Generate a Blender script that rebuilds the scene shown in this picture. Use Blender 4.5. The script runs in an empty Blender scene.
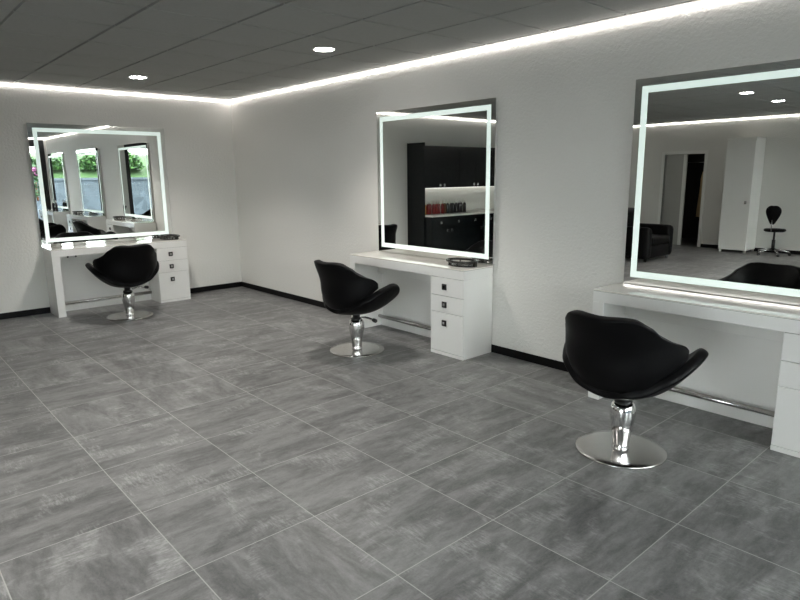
import bpy, bmesh, math, random
from mathutils import Vector, Matrix

random.seed(7)
PI = math.pi
SC = bpy.context.scene
COL = SC.collection

# ------------------------------------------------------------------ dimensions (metres)
H = 2.658                 # ceiling
XF = 10.45                # glazed shop front wall
YL = -9.55                # far side wall
T = 0.6013                # floor tile

# ------------------------------------------------------------------ materials
def new_mat(name):
    m = bpy.data.materials.new(name)
    m.use_nodes = True
    nt = m.node_tree
    return m, nt, nt.nodes['Principled BSDF']

def mat(name, col, rough=0.5, metal=0.0, spec=0.5, coat=0.0, noise=0.0, nscale=8.0, bump=0.0, bscale=60.0, bdist=0.002):
    m, nt, b = new_mat(name)
    b.inputs['Base Color'].default_value = (*col, 1)
    b.inputs['Roughness'].default_value = rough
    b.inputs['Metallic'].default_value = metal
    b.inputs['Specular IOR Level'].default_value = spec
    b.inputs['Coat Weight'].default_value = coat
    b.inputs['Coat Roughness'].default_value = 0.05
    N, L = nt.nodes, nt.links
    tc = N.new('ShaderNodeTexCoord')
    if noise:
        n = N.new('ShaderNodeTexNoise'); n.inputs['Scale'].default_value = nscale; n.inputs['Detail'].default_value = 4
        L.new(tc.outputs['Object'], n.inputs['Vector'])
        r = N.new('ShaderNodeMapRange')
        r.inputs['To Min'].default_value = 1 - noise; r.inputs['To Max'].default_value = 1 + noise
        L.new(n.outputs['Fac'], r.inputs['Value'])
        mx = N.new('ShaderNodeVectorMath'); mx.operation = 'SCALE'
        mx.inputs[0].default_value = col
        L.new(r.outputs['Result'], mx.inputs['Scale'])
        L.new(mx.outputs['Vector'], b.inputs['Base Color'])
    if bump:
        n = N.new('ShaderNodeTexNoise'); n.inputs['Scale'].default_value = bscale; n.inputs['Detail'].default_value = 3
        n.inputs['Roughness'].default_value = 0.6
        L.new(tc.outputs['Object'], n.inputs['Vector'])
        bp = N.new('ShaderNodeBump'); bp.inputs['Strength'].default_value = bump; bp.inputs['Distance'].default_value = bdist
        L.new(n.outputs['Fac'], bp.inputs['Height']); L.new(bp.outputs['Normal'], b.inputs['Normal'])
    return m

def emis(name, col, strength):
    m, nt, b = new_mat(name)
    b.inputs['Base Color'].default_value = (0.8, 0.8, 0.8, 1)
    b.inputs['Emission Color'].default_value = (*col, 1)
    b.inputs['Emission Strength'].default_value = strength
    return m

def math_node(nt, op, a=None, b=None, c=None):
    n = nt.nodes.new('ShaderNodeMath'); n.operation = op
    for i, v in enumerate((a, b, c)):
        if v is None: continue
        if isinstance(v, (int, float)): n.inputs[i].default_value = v
        else: nt.links.new(v, n.inputs[i])
    return n.outputs[0]

def floor_material():
    m, nt, b = new_mat('grey_stone_tile')
    N, L = nt.nodes, nt.links
    tc = N.new('ShaderNodeTexCoord')
    sep = N.new('ShaderNodeSeparateXYZ'); L.new(tc.outputs['Object'], sep.inputs[0])
    x = math_node(nt, 'ADD', sep.outputs['X'], -7.2196 + 40 * T)
    y = math_node(nt, 'ADD', sep.outputs['Y'], 1.569 + 40 * T)
    xs = math_node(nt, 'DIVIDE', x, T); ys = math_node(nt, 'DIVIDE', y, T)
    ix = math_node(nt, 'FLOOR', xs); iy = math_node(nt, 'FLOOR', ys)
    fx = math_node(nt, 'FRACT', xs); fy = math_node(nt, 'FRACT', ys)
    cell = N.new('ShaderNodeCombineXYZ'); L.new(ix, cell.inputs[0]); L.new(iy, cell.inputs[1])
    wn = N.new('ShaderNodeTexWhiteNoise'); wn.noise_dimensions = '2D'; L.new(cell.outputs[0], wn.inputs['Vector'])
    rs = N.new('ShaderNodeSeparateXYZ'); L.new(wn.outputs['Color'], rs.inputs[0])
    turn = math_node(nt, 'GREATER_THAN', rs.outputs['X'], 0.82)
    # tile-local coordinates, some tiles turned by a quarter
    def mixf(f, a, c):
        n = N.new('ShaderNodeMix'); n.data_type = 'FLOAT'
        L.new(f, n.inputs[0]); L.new(a, n.inputs[2]); L.new(c, n.inputs[3]); return n.outputs[0]
    u = mixf(turn, fy, fx); v = mixf(turn, fx, fy)     # u runs along the grain
    offx = math_node(nt, 'MULTIPLY', rs.outputs['Y'], 57.0)
    offy = math_node(nt, 'MULTIPLY', rs.outputs['Z'], 91.0)
    def vec(su, sv):
        c = N.new('ShaderNodeCombineXYZ')
        L.new(math_node(nt, 'MULTIPLY_ADD', u, su, offx), c.inputs[0])
        L.new(math_node(nt, 'MULTIPLY_ADD', v, sv, offy), c.inputs[1])
        return c.outputs[0]
    def noise(vv, scale, detail, rough=0.6, dist=0.0):
        n = N.new('ShaderNodeTexNoise'); n.inputs['Scale'].default_value = scale
        n.inputs['Detail'].default_value = detail; n.inputs['Roughness'].default_value = rough
        n.inputs['Distortion'].default_value = dist
        L.new(vv, n.inputs['Vector']); return n.outputs['Fac']
    def rng(f, a, c, lo, hi):
        n = N.new('ShaderNodeMapRange'); n.interpolation_type = 'SMOOTHSTEP'
        n.inputs[1].default_value = a; n.inputs[2].default_value = c; n.inputs[3].default_value = lo; n.inputs[4].default_value = hi
        L.new(f, n.inputs[0]); return n.outputs[0]
    streak = noise(vec(0.9, 3.6), 1.3, 5, 0.6, 0.4)       # long soft bands along the grain
    fine = noise(vec(7, 16), 1.0, 7, 0.78, 0.3)              # fine fibres
    cross = noise(vec(34, 7), 1.2, 5, 0.75, 0.3)             # saw marks across the grain
    blot = noise(vec(2.2, 2.2), 1.0, 4, 0.65, 0.5)          # pale worn patches
    grain = noise(vec(60, 60), 1.0, 3)
    patch = math_node(nt, 'MULTIPLY', rng(blot, 0.48, 0.66, 0, 1), rng(cross, 0.42, 0.62, 0.1, 1))
    val = math_node(nt, 'MULTIPLY_ADD', rng(streak, 0.34, 0.66, 0, 1), 0.10, 0.113)
    val = math_node(nt, 'MULTIPLY_ADD', rng(fine, 0.3, 0.7, -1, 1), 0.036, val)
    val = math_node(nt, 'MULTIPLY_ADD', patch, 0.145, val)
    val = math_node(nt, 'MULTIPLY_ADD', rng(grain, 0.3, 0.7, -1, 1), 0.010, val)
    val = math_node(nt, 'MULTIPLY_ADD', math_node(nt, 'ADD', rs.outputs['X'], -0.5), 0.03, val)
    cc = N.new('ShaderNodeCombineXYZ')
    L.new(val, cc.inputs[0]); L.new(math_node(nt, 'MULTIPLY', val, 1.005), cc.inputs[1]); L.new(math_node(nt, 'MULTIPLY', val, 1.0), cc.inputs[2])
    # grout
    g = 0.0024 / T
    dx = math_node(nt, 'MINIMUM', fx, math_node(nt, 'SUBTRACT', 1.0, fx))
    dy = math_node(nt, 'MINIMUM', fy, math_node(nt, 'SUBTRACT', 1.0, fy))
    d = math_node(nt, 'MINIMUM', dx, dy)
    gf = math_node(nt, 'LESS_THAN', d, g)
    mix = N.new('ShaderNodeMix'); mix.data_type = 'RGBA'
    L.new(gf, mix.inputs[0]); L.new(cc.outputs[0], mix.inputs[6]); mix.inputs[7].default_value = (0.40, 0.40, 0.385, 1)
    L.new(mix.outputs[2], b.inputs['Base Color'])
    rr = math_node(nt, 'MULTIPLY_ADD', streak, 0.22, 0.29)
    L.new(rr, b.inputs['Roughness'])
    b.inputs['Specular IOR Level'].default_value = 0.5
    hh = math_node(nt, 'MULTIPLY_ADD', gf, -0.6, math_node(nt, 'MULTIPLY', fine, 0.25))
    bp = N.new('ShaderNodeBump'); bp.inputs['Strength'].default_value = 0.35; bp.inputs['Distance'].default_value = 0.001
    L.new(hh, bp.inputs['Height']); L.new(bp.outputs['Normal'], b.inputs['Normal'])
    return m

def stone_material():
    m, nt, b = new_mat('grey_garden_stone')
    N, L = nt.nodes, nt.links
    tc = N.new('ShaderNodeTexCoord')
    mp = N.new('ShaderNodeMapping'); mp.inputs['Rotation'].default_value = (PI / 2, 0, PI / 2)
    L.new(tc.outputs['Object'], mp.inputs[0])
    v = N.new('ShaderNodeTexVoronoi'); v.inputs['Scale'].default_value = 3.2
    L.new(tc.outputs['Object'], v.inputs['Vector'])
    cr = N.new('ShaderNodeValToRGB')
    cr.color_ramp.elements[0].color = (0.028, 0.040, 0.050, 1); cr.color_ramp.elements[1].color = (0.065, 0.085, 0.105, 1)
    L.new(v.outputs['Color'], cr.inputs[0]); L.new(cr.outputs[0], b.inputs['Base Color'])
    b.inputs['Roughness'].default_value = 0.85
    return m

def pane_material():
    m = bpy.data.materials.new('clear_pane'); m.use_nodes = True
    nt = m.node_tree; N, L = nt.nodes, nt.links
    N.remove(N['Principled BSDF'])
    tr = N.new('ShaderNodeBsdfTransparent'); tr.inputs[0].default_value = (0.93, 0.96, 0.95, 1)
    gl = N.new('ShaderNodeBsdfGlossy'); gl.inputs['Roughness'].default_value = 0.0
    fr = N.new('ShaderNodeFresnel'); fr.inputs[0].default_value = 1.45
    mx = N.new('ShaderNodeMixShader')
    L.new(fr.outputs[0], mx.inputs[0]); L.new(tr.outputs[0], mx.inputs[1]); L.new(gl.outputs[0], mx.inputs[2])
    L.new(mx.outputs[0], N['Material Output'].inputs[0])
    return m

M = {}
M['wall'] = mat('white_textured_plaster', (0.74, 0.735, 0.70), 0.75, spec=0.3, bump=0.6, bscale=42, bdist=0.010)
M['ceil'] = mat('grey_ceiling_tile', (0.42, 0.425, 0.40), 0.85, spec=0.2, noise=0.06, nscale=40)
M['floor'] = floor_material()
M['black_base'] = mat('black_skirting', (0.005, 0.005, 0.0055), 0.45, spec=0.15, noise=0.1)
M['lacquer'] = mat('white_lacquer', (0.86, 0.86, 0.835), 0.16, coat=0.3, noise=0.01, nscale=2)
M['glass_white'] = mat('pale_backed_glass', (0.88, 0.86, 0.80), 0.05, coat=0.2, noise=0.015, nscale=3)
M['edge'] = mat('glass_edge_shade', (0.28, 0.30, 0.28), 0.2, noise=0.05)
M['mirror'] = mat('silvered_mirror', (0.90, 0.92, 0.90), 0.0, metal=1.0)
M['frame_alu'] = mat('white_aluminium', (0.72, 0.72, 0.70), 0.4, metal=0.1, noise=0.02)
M['band'] = emis('frosted_light_band', (0.78, 1.0, 0.90), 0.225)
M['led'] = emis('cove_led', (1.0, 0.93, 0.90), 7.0)
M['down'] = emis('downlight_diffuser', (1.0, 0.96, 0.92), 40.0)
M['uled'] = emis('cabinet_led', (1.0, 0.97, 0.92), 1.7)
M['leather'] = mat('black_leatherette', (0.0032, 0.0032, 0.0036), 0.42, spec=0.11, bump=0.12, bscale=260, bdist=0.001)
M['chrome'] = mat('polished_chrome', (0.80, 0.80, 0.80), 0.06, metal=1.0, noise=0.02)
M['brushed'] = mat('brushed_steel', (0.62, 0.61, 0.59), 0.24, metal=1.0, noise=0.06, nscale=25)
M['black_plastic'] = mat('black_plastic', (0.015, 0.015, 0.016), 0.35, noise=0.1)
M['knob_dark'] = mat('gunmetal_knob', (0.05, 0.05, 0.05), 0.3, metal=0.8, noise=0.1)
M['tray'] = mat('dark_smoked_metal', (0.045, 0.045, 0.042), 0.22, metal=0.6, noise=0.1)
M['gloss_black'] = mat('black_gloss_front', (0.006, 0.008, 0.009), 0.16, spec=0.3, noise=0.1)
M['counter'] = mat('white_stone_worktop', (0.72, 0.71, 0.66), 0.25, noise=0.03)
M['door_white'] = mat('white_painted_wood', (0.82, 0.82, 0.79), 0.4, noise=0.02)
M['door_grey'] = mat('grey_door_panel', (0.42, 0.42, 0.39), 0.5, noise=0.03)
M['dark_room'] = mat('unlit_dark_plaster', (0.06, 0.055, 0.05), 0.8, noise=0.1)  # lack of light in the store room put into the wall colour
M['coat'] = mat('tan_cloth', (0.60, 0.42, 0.22), 0.9, noise=0.2, nscale=12)
M['red'] = mat('red_liquid_plastic', (0.22, 0.012, 0.010), 0.25, noise=0.15)
M['amber'] = mat('amber_liquid_plastic', (0.42, 0.20, 0.05), 0.25, noise=0.15)
M['brown'] = mat('brown_plastic', (0.13, 0.05, 0.02), 0.25, noise=0.15)
M['dark_bottle'] = mat('dark_bottle_plastic', (0.018, 0.014, 0.016), 0.25, noise=0.15)
M['cap'] = mat('silver_cap', (0.70, 0.68, 0.64), 0.3, metal=0.3, noise=0.05)
M['black_frame'] = mat('black_window_frame', (0.012, 0.012, 0.013), 0.4, noise=0.1)
M['pane'] = pane_material()
M['stone'] = stone_material()
M['pave'] = mat('pale_paving', (0.13, 0.15, 0.18), 0.8, noise=0.1, nscale=3)
M['leafA'] = mat('green_leaf', (0.028, 0.085, 0.013), 0.6, noise=0.3, nscale=5)
M['leafB'] = mat('dark_green_leaf', (0.010, 0.04, 0.009), 0.6, noise=0.3, nscale=5)
M['pink'] = mat('pink_petal', (0.20, 0.05, 0.15), 0.6, noise=0.2, nscale=9)
M['lawn'] = mat('green_lawn', (0.017, 0.050, 0.009), 0.9, noise=0.45, nscale=2.5, bump=0.5, bscale=20, bdist=0.05)
M['socket'] = mat('white_plastic', (0.75, 0.75, 0.72), 0.35, noise=0.01)

# ------------------------------------------------------------------ mesh helpers
def box(bm, x0, x1, y0, y1, z0, z1, mi=0, bev=0.0):
    vs = [bm.verts.new((x, y, z)) for z in (min(z0, z1), max(z0, z1)) for y in (min(y0, y1), max(y0, y1)) for x in (min(x0, x1), max(x0, x1))]
    idx = [(0, 2, 3, 1), (4, 5, 7, 6), (0, 1, 5, 4), (2, 6, 7, 3), (0, 4, 6, 2), (1, 3, 7, 5)]
    fs = [bm.faces.new([vs[i] for i in f]) for f in idx]
    for f in fs: f.material_index = mi
    if bev:
        es = list({e for f in fs for e in f.edges})
        r = bmesh.ops.bevel(bm, geom=es, offset=bev, segments=2, profile=0.5, affect='EDGES')
        for f in r['faces']: f.material_index = mi
    return fs

def lathe(bm, prof, seg=32, cx=0, cy=0, cz=0, mi=0, sx=1, sy=1):
    rings = []
    for r, z in prof:
        if r < 1e-5:
            rings.append([bm.verts.new((cx, cy, cz + z))])
        else:
            rings.append([bm.verts.new((cx + sx * r * math.cos(2 * PI * k / seg), cy + sy * r * math.sin(2 * PI * k / seg), cz + z)) for k in range(seg)])
    for a, b in zip(rings, rings[1:]):
        for k in range(seg):
            k2 = (k + 1) % seg
            if len(a) == 1 and len(b) == 1: continue
            if len(a) == 1: f = bm.faces.new((a[0], b[k2], b[k]))
            elif len(b) == 1: f = bm.faces.new((a[k], a[k2], b[0]))
            else: f = bm.faces.new((a[k], a[k2], b[k2], b[k]))
            f.material_index = mi; f.smooth = True

def tube(bm, pts, r, seg=10, mi=0, closed=False, radii=None):
    pts = [Vector(p) for p in pts]
    n = len(pts); rings = []
    up = Vector((0, 0, 1))
    for i, p in enumerate(pts):
        if closed: t = pts[(i + 1) % n] - pts[i - 1]
        else: t = pts[min(i + 1, n - 1)] - pts[max(i - 1, 0)]
        t.normalize()
        ref = up if abs(t.z) < 0.95 else Vector((1, 0, 0))
        a = t.cross(ref).normalized(); b2 = t.cross(a).normalized()
        rr = radii[i] if radii else r
        rings.append([bm.verts.new(p + rr * (math.cos(2 * PI * k / seg) * a + math.sin(2 * PI * k / seg) * b2)) for k in range(seg)])
    last = n if closed else n - 1
    for i in range(last):
        A, B = rings[i], rings[(i + 1) % n]
        for k in range(seg):
            f = bm.faces.new((A[k], A[(k + 1) % seg], B[(k + 1) % seg], B[k])); f.smooth = True; f.material_index = mi
    if not closed:
        for R in (rings[0], rings[-1]):
            f = bm.faces.new(R); f.material_index = mi

def link(name, bm, mats, parent=None, loc=(0, 0, 0), rot=(0, 0, 0), smooth=False):
    bmesh.ops.recalc_face_normals(bm, faces=bm.faces[:])
    me = bpy.data.meshes.new(name)
    bm.to_mesh(me); bm.free()
    for m in (mats if isinstance(mats, (list, tuple)) else [mats]): me.materials.append(m)
    if smooth:
        for p in me.polygons: p.use_smooth = True
    o = bpy.data.objects.new(name, me); COL.objects.link(o)
    o.location = loc; o.rotation_euler = rot
    if parent: o.parent = parent
    return o

def boxes(name, lst, mats, parent=None, bev=0.0, **k):
    bm = bmesh.new()
    for b in lst: box(bm, *b, bev=bev)
    return link(name, bm, mats, parent, **k)

def tag(o, label, cat, group=None, kind=None):
    o['label'] = label; o['category'] = cat
    if group: o['group'] = group
    if kind: o['kind'] = kind
    return o

def thing(name, label, cat, loc=(0, 0, 0), rz=0.0, group=None):
    o = bpy.data.objects.new(name, None); COL.objects.link(o)
    o.empty_display_size = 0.1
    o.location = loc; o.rotation_euler = (0, 0, rz)
    return tag(o, label, cat, group)

def dup(root, loc, rz, label):
    r = root.copy(); COL.objects.link(r); r.location = loc; r.rotation_euler = (0, 0, rz); r['label'] = label
    for ch in [c for c in bpy.data.objects if c.parent == root]:
        c = ch.copy(); COL.objects.link(c); c.parent = r
        for g in [g for g in bpy.data.objects if g.parent == ch]:
            d = g.copy(); COL.objects.link(d); d.parent = c
    return r

def structure(o):
    o['kind'] = 'structure'
    return o

# ------------------------------------------------------------------ room shell
W = 0.20
structure(boxes('floor', [(-W, XF + W, YL - 0.12, W, -0.12, 0), (1.4, 3.4, YL - 1.75, YL - 0.12, -0.12, 0)], M['floor']))

structure(boxes('wall_back', [(-W, 0, YL - W, W, 0, H + 0.12)], M['wall']))
structure(boxes('wall_right', [(0, XF, 0, W, 0, H + 0.12)], M['wall']))
DX0, DX1, DZ = 1.80, 2.66, 1.98                       # doorway in the far side wall
GS_ADDED = [(7.60, 10.05)]                     # unseen window added along the far side wall to bring in daylight
GZ = 2.60
wl = [(0, DX0, YL - 0.12, YL, 0, H + 0.12), (DX1, GS_ADDED[0][0], YL - 0.12, YL, 0, H + 0.12), (DX0, DX1, YL - 0.12, YL, DZ, H + 0.12)]
wl += [(GS_ADDED[0][1], XF, YL - 0.12, YL, 0, H + 0.12)]
wl += [(a, b, YL - 0.12, YL, GZ, H + 0.12) for a, b in GS_ADDED]
structure(boxes('wall_left', wl, M['wall']))

# glazed openings of the shop front (y ranges, going away from the station wall)
GL = [(-0.05, -1.42), (-2.06, -3.75), (-4.15, -6.35), (-6.75, -8.95)]  # last two are out of view, added for more daylight
segs = []
edges = [W] + [v for a, b in GL for v in (a, b)] + [YL - W]
for k in range(0, len(edges), 2):
    segs.append((XF, XF + W, edges[k + 1], edges[k], 0, H + 0.12))
for a, b in GL:
    segs.append((XF, XF + W, b, a, GZ, H + 0.12))
structure(boxes('wall_front', segs, M['wall']))
for k, (a, b) in enumerate(GL):
    f = 0.12
    hz = 2.43
    bars = [(XF + 0.03, XF + 0.11, a - f, a, 0, GZ), (XF + 0.03, XF + 0.11, b, b + f, 0, GZ),
            (XF + 0.03, XF + 0.11, b + f, a - f, hz, GZ), (XF + 0.03, XF + 0.11, b + f, a - f, 0, 0.10)]
    w = structure(boxes('window_%d' % (k + 1), bars, M['black_frame'], bev=0.004))
    boxes('pane', [(XF + 0.066, XF + 0.074, b + f, a - f, 0.10, hz)], M['pane'], w)

for k, (a, b) in enumerate(GS_ADDED):  # added window, out of view, there for its daylight
    f = 0.09; hz = 2.43; ya, yb = YL - 0.11, YL - 0.03
    w = structure(boxes('window_%d' % (k + 5), [(a, a + f, ya, yb, 0, GZ), (b - f, b, ya, yb, 0, GZ), (a + f, b - f, ya, yb, hz, GZ), (a + f, b - f, ya, yb, 0, 0.10)], M['black_frame'], bev=0.004))
    boxes('pane', [(a + f, b - f, YL - 0.074, YL - 0.066, 0.10, hz)], M['pane'], w)

# ceiling: tegular tiles hung in a grid
bm = bmesh.new()
box(bm, -W, XF + W, YL - W, W, H + 0.012, H + 0.14)
xs = [4.099 + 0.6287 * k for k in range(-6, 11)]
xs = [0.0] + [x for x in xs if 0.12 < x < XF - 0.05] + [XF]
ys = [-0.08] + [-0.77 - 0.6235 * k for k in range(0, 15)]
ys = [0.0] + [y for y in ys if y > YL + 0.1] + [YL]
for x0, x1 in zip(xs, xs[1:]):
    for y1, y0 in zip(ys, ys[1:]):
        gx, gy = 0.005, 0.007
        a = [(x0 + gx, y0 + gy), (x1 - gx, y0 + gy), (x1 - gx, y1 - gy), (x0 + gx, y1 - gy)]
        c = 0.006
        lo = [bm.verts.new((px + (c if px < (x0 + x1) / 2 else -c), py + (c if py < (y0 + y1) / 2 else -c), H)) for px, py in a]
        hi = [bm.verts.new((px, py, H + 0.012)) for px, py in a]
        bm.faces.new(lo)
        for k in range(4):
            bm.faces.new((lo[k], hi[k], hi[(k + 1) % 4], lo[(k + 1) % 4]))
structure(link('ceiling', bm, M['ceil']))

# skirting
bt, bh = 0.012, 0.072
structure(boxes('baseboard_right', [(bt, XF, -bt, 0, 0, bh)], M['black_base'], bev=0.002))
structure(boxes('baseboard_back', [(0, bt, -3.43, 0, 0, bh), (0, bt, YL, -6.2, 0, bh)], M['black_base'], bev=0.002))
structure(boxes('baseboard_left', [(0, DX0 - 0.07, YL, YL + bt, 0, bh), (DX1 + 0.07, GS_ADDED[0][0], YL, YL + bt, 0, bh), (GS_ADDED[0][1], XF, YL, YL + bt, 0, bh)], M['black_base'], bev=0.002))
structure(boxes('baseboard_front', [(XF - bt, XF, b2, a2, 0, bh) for a2, b2 in ((-1.42, -2.06), (-3.75, -4.15), (-6.35, -6.75), (-8.95, YL))], M['black_base'], bev=0.002))

# ------------------------------------------------------------------ cove light strips (corner profile)
def strip(name, p0, p1, inward, label):
    """rounded diffuser profile from p0 to p1 along the wall top; inward = direction into the room"""
    n = Vector(inward)
    mid = Vector(((p0[0] + p1[0]) / 2, (p0[1] + p1[1]) / 2, H))
    t = thing('light_strip', label, 'light strip', mid, 0, 'cove light strips around the ceiling')
    for part, m, sec in (('channel', M['frame_alu'], [(0.0, 0.0), (0.005, 0.0), (0.005, -0.014), (0.0045, -0.034), (0.0, -0.034)]),
                         ('diffuser', M['led'], [(0.005, -0.014), (0.010, -0.0145), (0.014, -0.018), (0.0155, -0.0235), (0.014, -0.029), (0.010, -0.0325), (0.005, -0.033)])):
        bm = bmesh.new()
        A = []
        for p in (p0, p1):
            p = Vector((p[0], p[1], H)) - mid
            A.append([bm.verts.new(p + n * a + Vector((0, 0, c))) for a, c in sec])
        for k in range(len(sec)):
            bm.faces.new((A[0][k], A[0][(k + 1) % len(sec)], A[1][(k + 1) % len(sec)], A[1][k]))
        bm.faces.new(A[0]); bm.faces.new(A[1])
        link(part, bm, m, t)
e = 0.0
strip('light_strip', (0.026, -e), (XF - 0.026, -e), (0, -1, 0), 'glowing white light strip along the ceiling edge above two black chairs and the large mirrors')
strip('light_strip', (e, -0.026), (e, YL + 0.026), (1, 0, 0), 'glowing white light strip along the ceiling edge above the mirror by the far corner')
strip('light_strip', (0.026, YL + e), (XF - 0.026, YL + e), (0, 1, 0), 'light strip above the tall white cabinet, reflected in the mirror nearest the camera')
strip('light_strip', (XF - e, -0.026), (XF - e, YL + 0.026), (-1, 0, 0), 'light strip above the black framed shop windows, reflected in the far mirror')

# ------------------------------------------------------------------ downlights
SPOT_W = 40.0
def downlight(x, y, label):
    t = thing('downlight', label, 'downlight', (x, y, H), 0, 'recessed ceiling downlights')
    bm = bmesh.new()
    lathe(bm, [(0.082, -0.001), (0.084, -0.007), (0.096, -0.006), (0.098, -0.001), (0.082, -0.001)], 36)
    link('trim_ring', bm, M['frame_alu'], t)
    bm = bmesh.new()
    lathe(bm, [(0, -0.004), (0.04, -0.0045), (0.081, -0.005), (0.081, -0.001), (0, -0.001)], 36)
    link('diffuser', bm, M['down'], t)
    ld = bpy.data.lights.new('downlight_lamp', 'SPOT'); ld.energy = SPOT_W; ld.spot_size = math.radians(118); ld.spot_blend = 0.7
    ld.shadow_soft_size = 0.08; ld.color = (1.0, 0.95, 0.88)
    lo = bpy.data.objects.new('lamp', ld); COL.objects.link(lo); lo.parent = t; lo.location = (0, 0, -0.075)
downlight(3.743, -1.018, 'round lit ceiling downlight nearer the middle mirror')
downlight(1.285, -1.713, 'round lit ceiling downlight nearer the far wall and its mirror')
downlight(5.03, -3.74, 'round downlight reflected at the light band of the nearest mirror')
downlight(4.905, -5.257, 'lit downlight reflected inside the nearest mirror, higher of the two')
downlight(4.844, -6.73, 'lit downlight reflected inside the nearest mirror, lower of the two')

# ------------------------------------------------------------------ styling stations
def vanity(loc, rz, label, w=1.6):
    t = thing('vanity_table', label, 'vanity table', loc, rz, 'white styling stations')
    yb = -0.014
    d = -0.40
    boxes('side_panel', [(0, 0.085, d, yb, 0, 0.712)], M['lacquer'], t, bev=0.002)
    boxes('apron', [(0, w, d, yb, 0.712, 0.788)], M['lacquer'], t, bev=0.002)
    bm = bmesh.new()
    box(bm, 0.0, w, d, yb, 0.7905, 0.800, bev=0.0012)
    box(bm, 0.002, w - 0.002, d + 0.002, yb, 0.788, 0.7905, mi=1)  # grey layer: shade of the gap put into colour, with the glass edge tint
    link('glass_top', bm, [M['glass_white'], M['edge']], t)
    xc = w - 0.40
    boxes('back_panel', [(0.085, xc, -0.032, yb, 0.075, 0.712)], M['lacquer'], t)
    boxes('kick_board', [(0.085, xc, -0.058, yb, 0, 0.075)], M['lacquer'], t, bev=0.002)
    r = boxes('upper_rail', [(0.085, xc, -0.095, -0.032, 0.575, 0.712)], M['lacquer'], t, bev=0.002)
    for x in (0.24, 0.33, xc - 0.25, xc - 0.16):
        bm = bmesh.new()
        lathe(bm, [(0, 0), (0.011, 0), (0.011, 0.004), (0, 0.005)], 14)
        link('screw_cap', bm, M['knob_dark'], r, (x, -0.095, 0.670), (PI / 2, 0, 0))
    bm = bmesh.new()
    tube(bm, [(0.085, -0.082, 0.105), (xc, -0.082, 0.105)], 0.019, 14)
    link('foot_rail', bm, M['brushed'], t)
    # drawer pedestal
    boxes('pedestal', [(xc, w, d + 0.02, yb, 0.0, 0.712)], M['lacquer'], t, bev=0.0015)
    boxes('plinth', [(xc, w, d, d + 0.02, 0.0, 0.030)], M['lacquer'], t, bev=0.0015)
    for z0, z1 in ((0.548, 0.708), (0.396, 0.544), (0.034, 0.392)):
        dr = boxes('drawer', [(xc + 0.001, w - 0.001, d, d + 0.02, z0, z1)], M['lacquer'], t, bev=0.002)
        zk = 0.30 if z0 < 0.1 else (0.468 if z0 < 0.5 else 0.628)
        bm = bmesh.new()
        kx = xc + 0.175
        box(bm, kx - 0.027, kx + 0.027, d - 0.010, d, zk - 0.027, zk + 0.027, mi=0, bev=0.003)
        box(bm, kx - 0.012, kx + 0.012, d - 0.013, d - 0.010, zk - 0.012, zk + 0.012, mi=1)
        link('knob', bm, [M['knob_dark'], M['chrome']], dr)
    return t

def ring_band(bm, x0, x1, z0, z1, wdt, y0, y1):
    box(bm, x0, x1, y0, y1, z1 - wdt, z1)
    box(bm, x0, x1, y0, y1, z0, z0 + wdt)
    box(bm, x0, x0 + wdt, y0, y1, z0 + wdt, z1 - wdt)
    box(bm, x1 - wdt, x1, y0, y1, z0 + wdt, z1 - wdt)

def lit_mirror(loc, rz, label, w=1.575):
    t = thing('lit_mirror', label, 'mirror', loc, rz, 'large mirrors with a light band')
    h = 1.425
    boxes('frame', [(0.012, w - 0.012, -0.030, -0.002, 0.012, h - 0.012)], M['frame_alu'], t)
    boxes('mirror_glass', [(0, w, -0.036, -0.030, 0, h)], M['mirror'], t)
    bm = bmesh.new()
    ring_band(bm, 0.050, w - 0.050, 0.050, h - 0.050, 0.045, -0.0370, -0.036)
    b = link('light_band', bm, M['band'], t)
    b['label'] = 'glowing frosted light band'
    return t

Z0 = 0.805
vanity((0, -2.56, 0), PI / 2, 'white vanity table with drawers under the mirror on the far wall')
vanity((3.205, 0, 0), 0, 'white vanity table with three drawers under the middle mirror')
vanity((6.035, 0, 0), 0, 'white vanity table under the large mirror nearest the camera')
vanity((8.85, 0, 0), 0, 'white vanity table nearest the shop window, reflected in the far mirror', 1.42)
lit_mirror((0, -2.568, Z0), PI / 2 + math.radians(0.18), 'large lit mirror on the far wall, reflecting green windows')
lit_mirror((3.245, 0, Z0), 0, 'large lit mirror between two others, reflecting black cabinets and bottles')
lit_mirror((6.062, 0, Z0), 0, 'large lit mirror nearest the camera, reflecting a doorway and white cabinet')
lit_mirror((8.85, 0, Z0), 0, 'lit mirror beside the shop window, reflected narrow in the far mirror', 1.40)

# ------------------------------------------------------------------ tool trays on the tables
def tray_proto(loc, rz, label):
    t = thing('tool_tray', label, 'tray', loc, rz, 'dark tool trays on the vanity tables')
    def ell(a, b, z, n=40): return [(a * math.cos(2 * PI * k / n), b * math.sin(2 * PI * k / n), z) for k in range(n)]
    bm = bmesh.new()
    lathe(bm, [(0, 0.004), (0.10, 0.004), (0.118, 0.002), (0.122, 0.008), (0.118, 0.013), (0.10, 0.010), (0, 0.010)], 40, sx=1.2, sy=0.85)
    link('base_dish', bm, M['tray'], t)
    bm = bmesh.new()
    tube(bm, ell(0.154, 0.106, 0.044), 0.012, 10, closed=True)
    link('rim', bm, M['tray'], t)
    for k in range(7):
        a = 2 * PI * (k + 0.5) / 7
        bm = bmesh.new()
        p0 = Vector((0.128 * math.cos(a), 0.085 * math.sin(a), 0.008)); p1 = Vector((0.152 * math.cos(a), 0.104 * math.sin(a), 0.043))
        tube(bm, [p0, p1], 0.006, 8)
        link('support', bm, M['tray'], t)
    bm = bmesh.new(); box(bm, 0.142, 0.168, -0.018, 0.018, 0.002, 0.050, bev=0.004)
    link('end_clip', bm, M['tray'], t)
    return t
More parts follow.
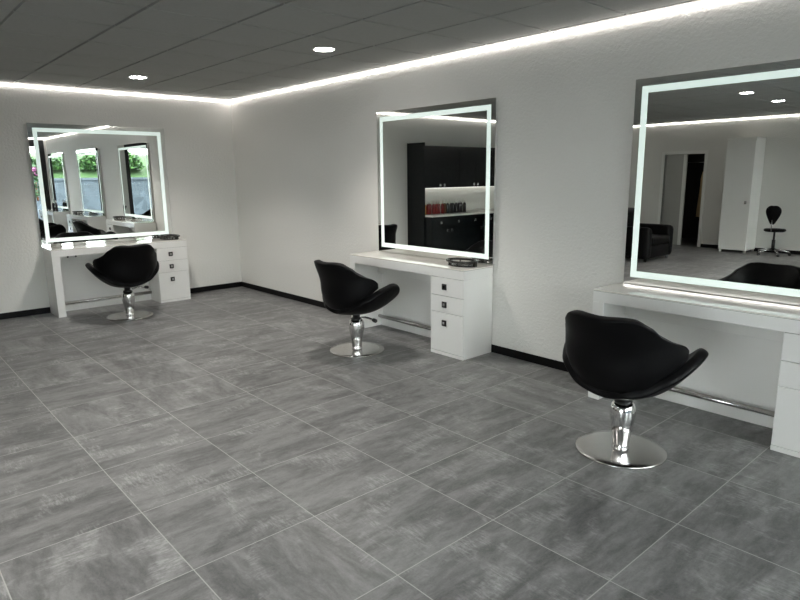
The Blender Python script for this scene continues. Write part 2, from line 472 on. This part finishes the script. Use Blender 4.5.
tr = tray_proto((4.60, -0.20, 0.8), 0, 'dark oval tray on the right end of the middle vanity table')
dup(tr, (0.20, -1.105, 0.8), 0.25, 'dark oval tray on the right end of the far wall vanity table')
dup(tr, (7.44, -0.20, 0.8), 0, 'dark oval tray on the vanity table nearest the camera, seen in the far mirror')

# ------------------------------------------------------------------ salon chairs
def smoothstep(a, b, x):
    t = max(0.0, min(1.0, (x - a) / (b - a))); return t * t * (3 - 2 * t)

def lerp_tab(tab, x):
    if x <= tab[0][0]: return tab[0][1]
    for (x0, y0), (x1, y1) in zip(tab, tab[1:]):
        if x <= x1:
            t = (x - x0) / (x1 - x0); t = t * t * (3 - 2 * t)
            return y0 + (y1 - y0) * t
    return tab[-1][1]

def padded(name, grid, parent, thick, sub=2):
    """grid[i][j] of points -> closed shell of the given thickness, rounded off by subdivision"""
    bm = bmesh.new()
    V = [[bm.verts.new(p) for p in row] for row in grid]
    for i in range(len(V) - 1):
        for j in range(len(V[0]) - 1):
            f = bm.faces.new((V[i][j], V[i + 1][j], V[i + 1][j + 1], V[i][j + 1])); f.smooth = True
    o = link(name, bm, M['leather'], parent, smooth=True)
    s = o.modifiers.new('thickness', 'SOLIDIFY'); s.thickness = thick; s.offset = 0.0
    d = o.modifiers.new('smooth', 'SUBSURF'); d.levels = sub; d.render_levels = sub
    return o

def chair_proto(loc, rz, label):
    t = thing('salon_chair', label, 'chair', loc, rz, 'black swivel salon chairs')
    bm = bmesh.new()
    lathe(bm, [(0, 0), (0.250, 0), (0.256, 0.003), (0.256, 0.008), (0.251, 0.0125), (0.20, 0.015), (0.06, 0.0165), (0, 0.0165)], 64)
    link('base_plate', bm, M['brushed'], t)
    bm = bmesh.new()
    lathe(bm, [(0.0, 0.0165), (0.050, 0.0165), (0.050, 0.022), (0.046, 0.026), (0.047, 0.05), (0.053, 0.10), (0.062, 0.15), (0.070, 0.20), (0.0735, 0.235), (0.071, 0.265), (0.062, 0.288), (0.050, 0.298), (0.0, 0.298)], 40)
    link('column', bm, M['chrome'], t)
    bm = bmesh.new()
    lathe(bm, [(0.0, 0.298), (0.050, 0.298), (0.052, 0.306), (0.040, 0.312), (0.034, 0.318), (0.034, 0.345), (0, 0.345)], 28)
    link('collar', bm, M['black_plastic'], t)
    bm = bmesh.new()
    tube(bm, [(0.03, 0, 0.300), (0.07, 0, 0.322), (0.12, 0, 0.330), (0.17, 0, 0.326), (0.215, 0, 0.318)], 0.009, 10, radii=[0.009, 0.009, 0.009, 0.009, 0.010])
    tube(bm, [(0.200, 0, 0.3205), (0.212, 0, 0.319), (0.245, 0, 0.312), (0.252, 0, 0.310)], 0.015, 12, mi=1, radii=[0.010, 0.017, 0.018, 0.010])
    link('pump_lever', bm, [M['chrome'], M['black_plastic']], t, rot=(0, 0, 0))
    # bucket: rim rises to a petal on each side
    rim = [(0, 0.455), (25, 0.475), (44, 0.570), (58, 0.640), (70, 0.660), (88, 0.625), (110, 0.555), (140, 0.455), (180, 0.415)]
    rad = [(0, 0.285), (25, 0.332), (44, 0.392), (58, 0.410), (70, 0.402), (88, 0.378), (110, 0.350), (140, 0.285), (180, 0.235)]
    n = 40
    grid = []
    for k in range(n + 1):
        a = 360.0 * k / n; aa = a if a <= 180 else 360 - a
        hz, R = lerp_tab(rim, aa), lerp_tab(rad, aa)
        row = []
        for s in (0.12, 0.34, 0.55, 0.72, 0.86, 0.95, 1.0):
            f = max(0.0, (s - 0.25) / 0.75) ** 1.75
            z = 0.385 + (hz - 0.385) * f
            row.append((R * s * math.sin(math.radians(a)), R * s * math.cos(math.radians(a)), z))
        grid.append(row)
    bm = bmesh.new()
    V = [[bm.verts.new(p) for p in row] for row in grid[:-1]]
    for i in range(n):
        A, B = V[i], V[(i + 1) % n]
        for j in range(len(A) - 1):
            bm.faces.new((A[j], B[j], B[j + 1], A[j + 1]))
    bm.faces.new([V[i][0] for i in range(n)])
    o = link('seat_shell', bm, M['leather'], t, smooth=True)
    s = o.modifiers.new('thickness', 'SOLIDIFY'); s.thickness = 0.060; s.offset = 0.0
    d = o.modifiers.new('smooth', 'SUBSURF'); d.levels = 2; d.render_levels = 2
    # loose cushion in the bucket
    bm = bmesh.new()
    lathe(bm, [(0, 0.405), (0.15, 0.405), (0.20, 0.415), (0.222, 0.44), (0.215, 0.462), (0.18, 0.475), (0.10, 0.480), (0, 0.482)], 40, cy=0.03, sx=1.0, sy=1.0)
    link('seat_cushion', bm, M['leather'], t)
    # wrap-around back
    top = [(0, 0.862), (24, 0.868), (34, 0.862), (46, 0.820), (58, 0.762), (69, 0.732), (78, 0.716), (84, 0.694), (88, 0.664)]
    bot = [(0, 0.430), (20, 0.435), (40, 0.465), (58, 0.525), (69, 0.575), (78, 0.612), (84, 0.634), (88, 0.650)]
    grid = []
    nu = 36
    for i in range(nu + 1):
        ph = -88 + 176.0 * i / nu
        ap = abs(ph); zt, zb = lerp_tab(top, ap), lerp_tab(bot, ap)
        row = []
        for v in (0, 0.06, 0.16, 0.30, 0.46, 0.62, 0.78, 0.90, 0.97, 1.0):
            z = zb + (zt - zb) * v
            tuck = lerp_tab([(0, 0.84), (0.16, 0.96), (0.34, 1.0), (0.5, 1.0), (1, 1.0)], v)
            tuck = 1 - (1 - tuck) * smoothstep(100, 30, ap) if ap > 30 else tuck
            lean = 0.085 * smoothstep(0.62, 0.90, z) * math.cos(math.radians(min(ap, 90)))
            a = math.radians(ph)
            waist = 1 - 0.05 * math.exp(-((z - 0.72) / 0.06) ** 2) * smoothstep(20, 40, ap) * smoothstep(70, 50, ap)
            x = 0.326 * tuck * waist * math.sin(a)
            y = 0.0 - 0.270 * tuck * math.cos(a) - lean
            row.append((x, y, z))
        grid.append(row)
    padded('backrest', grid, t, 0.058)
    return t

ch = chair_proto((6.640, -1.035, 0), math.radians(2), 'black salon chair nearest the camera, in front of the closest vanity table')
def lever(root, ang):
    for c in bpy.data.objects:
        if c.parent == root and c.name.startswith('pump_lever'): c.rotation_euler = (0, 0, ang)
c2 = dup(ch, (3.893, -0.860, 0), math.radians(0), 'black salon chair with chrome lever, in front of the middle mirror')
c1 = dup(ch, (0.890, -1.915, 0), math.radians(90), 'black salon chair at the vanity table on the far wall')
c4 = dup(ch, (9.45, -1.25, 0), math.radians(-25), 'black salon chair by the shop window, reflected in the far mirror')
lever(ch, PI / 2); lever(c1, 0.1); lever(c2, 0.15)

# ------------------------------------------------------------------ black cabinets on the back wall (seen in the middle mirror)
def cabinet(name, label, x1, y0, y1, z0, z1, ndoor, hz, drawer=False):
    t = thing(name, label, 'cabinet', (0, y1, z0), 0, name.replace('_', ' ') + 's on the back wall')
    w = y1 - y0; h = z1 - z0
    bx = 0.002 if not drawer else 0.014
    boxes('body', [(bx, x1 - 0.02, -w, 0, 0.10 if drawer else 0, h)] + ([(bx, x1 - 0.07, -w, 0, 0, 0.10)] if drawer else []), M['gloss_black'], t)
    dw = w / ndoor
    for k in range(ndoor):
        a, b = -w + k * dw + 0.002, -w + (k + 1) * dw - 0.002
        zb = 0.105 if drawer else 0.002
        zt = h - (0.19 if drawer else 0.002)
        dr = boxes('door', [(x1 - 0.02, x1, a, b, zb, zt)], M['gloss_black'], t, bev=0.0015)
        hy = (b - 0.05) if k % 2 == 0 else (a + 0.05)
        bm = bmesh.new()
        zz = hz if not drawer else zt - 0.06
        box(bm, x1, x1 + 0.016, hy - 0.022, hy + 0.022, zz - 0.024, zz + 0.024, bev=0.004)
        link('handle', bm, M['knob_dark'] if drawer else M['brushed'], dr)
        if drawer:
            d2 = boxes('drawer', [(x1 - 0.02, x1, a, b, h - 0.186, h - 0.003)], M['gloss_black'], t, bev=0.0015)
            bm = bmesh.new(); box(bm, x1, x1 + 0.016, (a + b) / 2 - 0.022, (a + b) / 2 + 0.022, h - 0.12, h - 0.075, bev=0.004)
            link('handle', bm, M['brushed'], d2)
    return t
pe = tag(boxes('cabinet_end_panel', [(0.002, 0.435, -3.455, -3.425, 0, 2.15)], M['gloss_black'], bev=0.002), 'tall black panel closing the row of black cabinets, reflected in the middle mirror', 'panel')
place = ('beside the tall end panel', 'in the middle of the row', 'furthest from the end panel')
for k in range(3):
    y1 = -3.458 - 0.91 * k; y0 = y1 - 0.906
    wc = cabinet('wall_cabinet', 'black gloss wall cabinet above the bottles, ' + place[k], 0.40, y0, y1, 1.365, 2.10, 2, 0.05)
    boxes('light_strip', [(0.06, 0.085, -0.90, -0.006, -0.012, 0.0)], M['uled'], wc)['label'] = 'glowing strip light under the cabinet'
    cabinet('base_cabinet', 'black base cabinet under the pale worktop, ' + place[k], 0.60, y0, y1, 0.0, 0.862, 2, 0, True)
tag(boxes('worktop', [(0.004, 0.625, -6.18, -3.458, 0.866, 0.90)], M['counter'], bev=0.003), 'pale worktop running over the black base cabinets, reflected in the middle mirror', 'worktop')
tag(boxes('backsplash', [(0.002, 0.012, -6.18, -3.458, 0.902, 1.362)], M['counter']), 'pale lit splashback behind the row of bottles', 'splashback')

def bottle_proto(label, m, loc, h=0.185):
    t = thing('bottle', label, 'bottle', loc, 0, 'colour bottles on the pale worktop')
    bm = bmesh.new()
    lathe(bm, [(0, 0.0), (0.029, 0), (0.031, 0.004), (0.031, h * 0.78), (0.026, h * 0.90), (0.013, h * 0.97), (0.012, h), (0, h)], 20)
    link('body', bm, m, t)
    bm = bmesh.new()
    lathe(bm, [(0, h), (0.015, h), (0.015, h + 0.03), (0.008, h + 0.036), (0.006, h + 0.06), (0, h + 0.06)], 14)
    link('cap', bm, M['cap'], t)
    return t
seq = ['amber'] + ['red'] * 6 + ['brown'] + ['dark_bottle'] * 7
lab = {'amber': 'amber bottle at the end of the row beside the tall black panel', 'brown': 'brown bottle between the red and the black bottles',
       }
pr0, cnt = {}, {}
nth = ['first', 'second', 'third', 'fourth', 'fifth', 'sixth', 'seventh']
for k, q in enumerate(seq):
    loc = (0.34 + 0.012 * math.sin(k * 2.3), -3.53 - 0.0745 * k, 0.90)
    c = cnt.get(q, 0); cnt[q] = c + 1
    if q == 'red': lb = 'red bottle on the worktop, %s red one from the amber bottle' % nth[c]
    elif q == 'dark_bottle': lb = 'black bottle on the worktop, %s black one from the brown bottle' % nth[c]
    else: lb = lab[q]
    if q not in pr0: pr0[q] = bottle_proto(lb, M[q], loc)
    else: dup(pr0[q], loc, 0, lb)
# three dark bottles on the table by the shop window
b0 = bottle_proto('dark bottle nearest the window on the shop window vanity table, seen in the far mirror', M['dark_bottle'], (9.75, -0.16, 0.8), 0.20)
b0['group'] = 'dark bottles by the shop window'
dup(b0, (9.62, -0.19, 0.8), 0, 'dark bottle between two others on the shop window vanity table, seen in the far mirror')
dup(b0, (9.50, -0.15, 0.8), 0, 'dark bottle furthest from the window on the shop window vanity table')

# ------------------------------------------------------------------ far side wall (seen in the nearest mirror)
cw = 0.065
fr = structure(boxes('door_1', [(DX0 - cw, DX0, YL - 0.12, YL + 0.018, 0, DZ + cw), (DX1, DX1 + cw, YL - 0.12, YL + 0.018, 0, DZ + cw),
                                (DX0, DX1, YL - 0.12, YL + 0.018, DZ, DZ + cw)], M['door_white'], bev=0.003))
boxes('door_panel', [(DX0 + 0.003, DX0 + 0.40, YL - 0.075, YL - 0.04, 0.006, DZ - 0.004)], M['door_grey'], fr, bev=0.002)
boxes('door_edge', [(DX0 + 0.40, DX0 + 0.47, YL - 0.078, YL - 0.030, 0.006, DZ - 0.004)], M['door_white'], fr, bev=0.002)
# dim store room behind
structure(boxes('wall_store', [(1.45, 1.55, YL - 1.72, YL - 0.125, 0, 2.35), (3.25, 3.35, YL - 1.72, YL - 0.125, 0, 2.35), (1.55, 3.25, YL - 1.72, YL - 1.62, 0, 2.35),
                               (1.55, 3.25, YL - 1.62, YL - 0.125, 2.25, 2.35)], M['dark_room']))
t = thing('coat', 'tan coat hanging in the dim store room behind the doorway', 'coat', (2.60, YL - 0.42, 0.62))
bm = bmesh.new()
rows = []
for z, wx, wy in ((0, 0.20, 0.09), (0.25, 0.19, 0.085), (0.6, 0.165, 0.075), (0.85, 0.16, 0.075), (0.98, 0.13, 0.06), (1.05, 0.05, 0.035)):
    rows.append([bm.verts.new((wx * math.cos(2 * PI * k / 20) * (1 + 0.08 * math.cos(5 * 2 * PI * k / 20)), wy * math.sin(2 * PI * k / 20) * (1 + 0.15 * math.cos(7 * 2 * PI * k / 20)), z)) for k in range(20)])
for A, B in zip(rows, rows[1:]):
    for k in range(20):
        f = bm.faces.new((A[k], A[(k + 1) % 20], B[(k + 1) % 20], B[k])); f.smooth = True
bm.faces.new(rows[0]); bm.faces.new(rows[-1])
link('body', bm, M['coat'], t)
bm = bmesh.new()
tube(bm, [(0, 0, 1.05), (0, 0.004, 1.10), (0.0, 0.028, 1.150), (0.0, 0.030, 1.19), (0.0, 0.012, 1.208), (0.0, 0.0, 1.2105), (0.0, -0.012, 1.208)], 0.004, 8)
link('hanger_hook', bm, M['chrome'], t)
bm = bmesh.new()
tube(bm, [(1.55, YL - 0.42, 1.805), (3.25, YL - 0.42, 1.805)], 0.013, 12)
tag(link('clothes_rail', bm, M['chrome']), 'chrome clothes rail across the dim store room', 'rail')

t = thing('tall_cabinet', 'tall narrow white cabinet against the wall beside the doorway, reflected in the nearest mirror', 'cabinet', (3.29, YL + 0.014, 0))
boxes('body', [(0, 0.52, 0, 0.50, 0.05, 2.22)], M['door_white'], t, bev=0.003)
dr = boxes('door', [(0.003, 0.517, 0.50, 0.522, 0.056, 2.185)], M['door_white'], t, bev=0.002)
boxes('cornice', [(-0.01, 0.53, 0, 0.53, 2.22, 2.25)], M['door_white'], t, bev=0.003)
bm = bmesh.new(); box(bm, 0.42, 0.46, 0.522, 0.545, 0.97, 1.03, bev=0.004)
link('handle', bm, M['brushed'], dr)
for x in (0.03, 0.49):
    for y in (0.04, 0.47):
        bm = bmesh.new(); box(bm, x - 0.02, x + 0.02, y - 0.02, y + 0.02, 0, 0.05)
        link('foot', bm, M['door_white'], t)

t = thing('stool', 'small black stool with teardrop back and chrome star base, reflected in the nearest mirror', 'stool', (4.27, -9.10, 0), math.radians(180))
bm = bmesh.new()
lathe(bm, [(0, 0.455), (0.16, 0.455), (0.185, 0.47), (0.19, 0.49), (0.175, 0.51), (0, 0.52)], 32)
link('seat', bm, M['leather'], t)
bm = bmesh.new()
lathe(bm, [(0, 0.11), (0.030, 0.11), (0.030, 0.30), (0.018, 0.302), (0.018, 0.455), (0, 0.455)], 20)
link('gas_column', bm, M['black_plastic'], t)
bm = bmesh.new()
for k in range(5):
    a = 2 * PI * k / 5 + 0.3
    tube(bm, [(0.02 * math.cos(a), 0.02 * math.sin(a), 0.12), (0.15 * math.cos(a), 0.15 * math.sin(a), 0.10), (0.29 * math.cos(a), 0.29 * math.sin(a), 0.065)], 0.015, 10, radii=[0.020, 0.017, 0.012])
link('star_base', bm, M['chrome'], t)
for k in range(5):
    a = 2 * PI * k / 5 + 0.3
    bm = bmesh.new(); lathe(bm, [(0, -0.014), (0.024, -0.014), (0.028, 0), (0.024, 0.014), (0, 0.014)], 16)
    bmesh.ops.rotate(bm, verts=bm.verts, cent=(0, 0, 0), matrix=Matrix.Rotation(PI / 2, 3, 'X'))
    bmesh.ops.translate(bm, verts=bm.verts, vec=(0.285 * math.cos(a), 0.285 * math.sin(a), 0.028))
    link('caster', bm, M['black_plastic'], t)
bm = bmesh.new()
tube(bm, [(0, -0.10, 0.465), (0, -0.20, 0.47), (0, -0.215, 0.56), (0, -0.205, 0.70)], 0.011, 10)
link('back_stem', bm, M['chrome'], t)
bm = bmesh.new()
prof = [(0.60, 0.02), (0.66, 0.060), (0.74, 0.105), (0.82, 0.138), (0.88, 0.140), (0.93, 0.110), (0.96, 0.045)]
grid = []
for z, hw in prof:
    grid.append([(hw * s, -0.195 - 0.02 * (z - 0.6) + 0.03 * (s * s), z) for s in (-1, -0.5, 0, 0.5, 1)])
padded('backrest', grid, t, 0.045)
bm.free()

t = thing('armchair', 'low black armchair with rounded arms, reflected in the nearest mirror', 'armchair', (2.62, -6.95, 0), 0)
def cushion(name, x0, x1, y0, y1, z0, z1, bv, rot=None):
    bm = bmesh.new(); fs = box(bm, x0, x1, y0, y1, z0, z1)
    bmesh.ops.bevel(bm, geom=bm.edges[:], offset=bv, segments=4, profile=0.5, affect='EDGES')
    return link(name, bm, M['leather'], t, smooth=True)
cushion('base', -0.45, 0.44, -0.48, 0.48, 0.06, 0.30, 0.03)
cushion('seat_cushion', -0.22, 0.47, -0.32, 0.32, 0.30, 0.45, 0.05)
cushion('backrest', -0.50, -0.22, -0.42, 0.42, 0.30, 0.93, 0.09)
for s in (-1, 1):
    cushion('armrest', -0.46, 0.46, min(s * 0.32, s * 0.52), max(s * 0.32, s * 0.52), 0.05, 0.63, 0.085)
for sx in (-0.38, 0.38):
    for sy in (-0.42, 0.42):
        bm = bmesh.new(); lathe(bm, [(0, 0), (0.022, 0), (0.026, 0.06), (0, 0.06)], 14, sx, sy)
        link('foot', bm, M['black_plastic'], t)

def plate(name, x, z, label, cat, group=None):
    t = thing(name, label, cat, (x, YL, z), 0, group)
    boxes('cover', [(-0.04, 0.04, 0, 0.009, -0.04, 0.04)], M['socket'], t, bev=0.002)
    boxes('rocker' if cat == 'switch' else 'insert', [(-0.026, 0.026, 0.009, 0.013, -0.026, 0.026)], M['socket'], t, bev=0.002)
plate('light_switch', 1.56, 1.27, 'white light switch beside the doorway, upper of the two', 'switch', 'white switches beside the doorway')
plate('light_switch', 1.56, 1.08, 'white light switch beside the doorway, lower of the two', 'switch', 'white switches beside the doorway')
plate('wall_socket', 4.55, 0.25, 'white wall socket low beside the black stool', 'socket')

# ------------------------------------------------------------------ outside the shop front
structure(boxes('ground', [(XF + W, XF + 16, -22, 14, -0.14, -0.02), (3.5, XF + W, -22, YL - 0.12, -0.14, -0.02)], M['pave']))
gw = boxes('garden_wall', [(15.4, 15.8, -20, 12, -0.02, 1.60), (15.34, 15.86, -20, 12, 1.54, 1.62)], M['stone'])
tag(gw, 'grey stone garden wall outside the shop windows, reflected in the far mirror', 'wall'); gw['kind'] = 'structure'
bm = bmesh.new()
prof = [(15.8, 1.45), (16.6, 1.62), (17.6, 2.05), (18.8, 2.45), (20.5, 2.62), (24, 2.7)]
nb = 60
random.seed(3)
rows = [[bm.verts.new((x, -22 + 36.0 * k / nb, z + (random.uniform(-0.05, 0.05) if x > 16 else 0))) for k in range(nb + 1)] for x, z in prof]
for A, B in zip(rows, rows[1:]):
    for k in range(nb):
        f = bm.faces.new((A[k], A[k + 1], B[k + 1], B[k])); f.smooth = True
structure(link('ground_bank', bm, M['lawn']))
def shrub(loc, rx, rz, m, n, label, nm='shrub', grp='shrubs above the stone wall outside'):
    t = thing(nm, label, 'shrub', loc, 0, grp)
    bm = bmesh.new()
    for _ in range(n):
        th, u = random.uniform(0, 2 * PI), random.uniform(-0.3, 1)
        rr = random.uniform(0.72, 1.0)
        s = math.sqrt(max(0, 1 - u * u))
        p = Vector((rx * rr * s * math.cos(th), rx * rr * s * math.sin(th), rz * 0.3 + rz * 0.7 * rr * u))
        a = Vector((random.gauss(0, 1), random.gauss(0, 1), random.gauss(0, 0.6))).normalized()
        b = a.cross(Vector((random.gauss(0, 1), random.gauss(0, 1), 1))).normalized()
        L, B = random.uniform(0.07, 0.13), random.uniform(0.03, 0.05)
        vs = [bm.verts.new(p + q) for q in (-a * L, b * B, a * L, -b * B)]
        f = bm.faces.new(vs); f.material_index = (0 if random.random() < 0.6 else 1) if nm == 'shrub' else (1 if p.z > 0.70 * rz and random.random() < 0.5 else 0)
    link('foliage', bm, m, t)
    bm = bmesh.new(); tube(bm, [(0, 0, 0), (0.02, 0, rz * 0.5)], 0.03, 8)
    link('stem', bm, M['brown'], t)
    return t
for k in range(9):
    y = -8.3 + 1.30 * k
    shrub((17.2 + 0.12 * math.sin(k * 1.7), y, 1.86), 0.50, 0.62 + 0.14 * math.sin(k * 2.4), [M['leafA'], M['leafB']], 900,
          'green leafy shrub above the stone wall outside, reflected in the mirrors')
shrub((14.7, 0.55, 0.905), 0.34, 1.15, [M['leafB'], M['pink']], 420, 'shrub with pink flowers outside the shop door, reflected at the edge of the far mirror', 'flowering_shrub', None)
tag(boxes('planter', [(14.4, 15.0, 0.25, 0.85, -0.02, 0.9)], M['stone'], bev=0.01), 'stone planter under the pink flowering shrub outside the shop door', 'planter')

# ------------------------------------------------------------------ world
wd = bpy.data.worlds.new('overcast'); SC.world = wd; wd.use_nodes = True
bg = wd.node_tree.nodes['Background']
bg.inputs[0].default_value = (0.985, 0.985, 1.0, 1)
bg.inputs[1].default_value = 7.2

# ------------------------------------------------------------------ camera
cam = bpy.data.cameras.new('camera'); co = bpy.data.objects.new('camera', cam); COL.objects.link(co)
cam.sensor_width = 36; cam.sensor_fit = 'HORIZONTAL'; cam.lens = 613.73 * 36 / 800; cam.clip_start = 0.05
r = Vector((0.66656176, 0.74537642, -0.01046019)); u = Vector((-0.14185732, 0.14060826, 0.97984989)); fw = Vector((-0.73182779, 0.65164662, -0.19946119))
mw = Matrix((( r.x, u.x, -fw.x, 8.2986), (r.y, u.y, -fw.y, -4.2391), (r.z, u.z, -fw.z, 1.6), (0, 0, 0, 1)))
co.matrix_world = mw
SC.camera = co

vs = SC.view_settings
vs.view_transform = 'Standard'; vs.look = 'None'; vs.exposure = 1.26; vs.gamma = 1.0; vs.use_curve_mapping = False
SC.cycles.max_bounces = 16; SC.cycles.glossy_bounces = 10; SC.cycles.diffuse_bounces = 8; SC.cycles.transparent_max_bounces = 16
SC.cycles.sample_clamp_indirect = 6.0
SC.cycles.caustics_reflective = False; SC.cycles.caustics_refractive = False
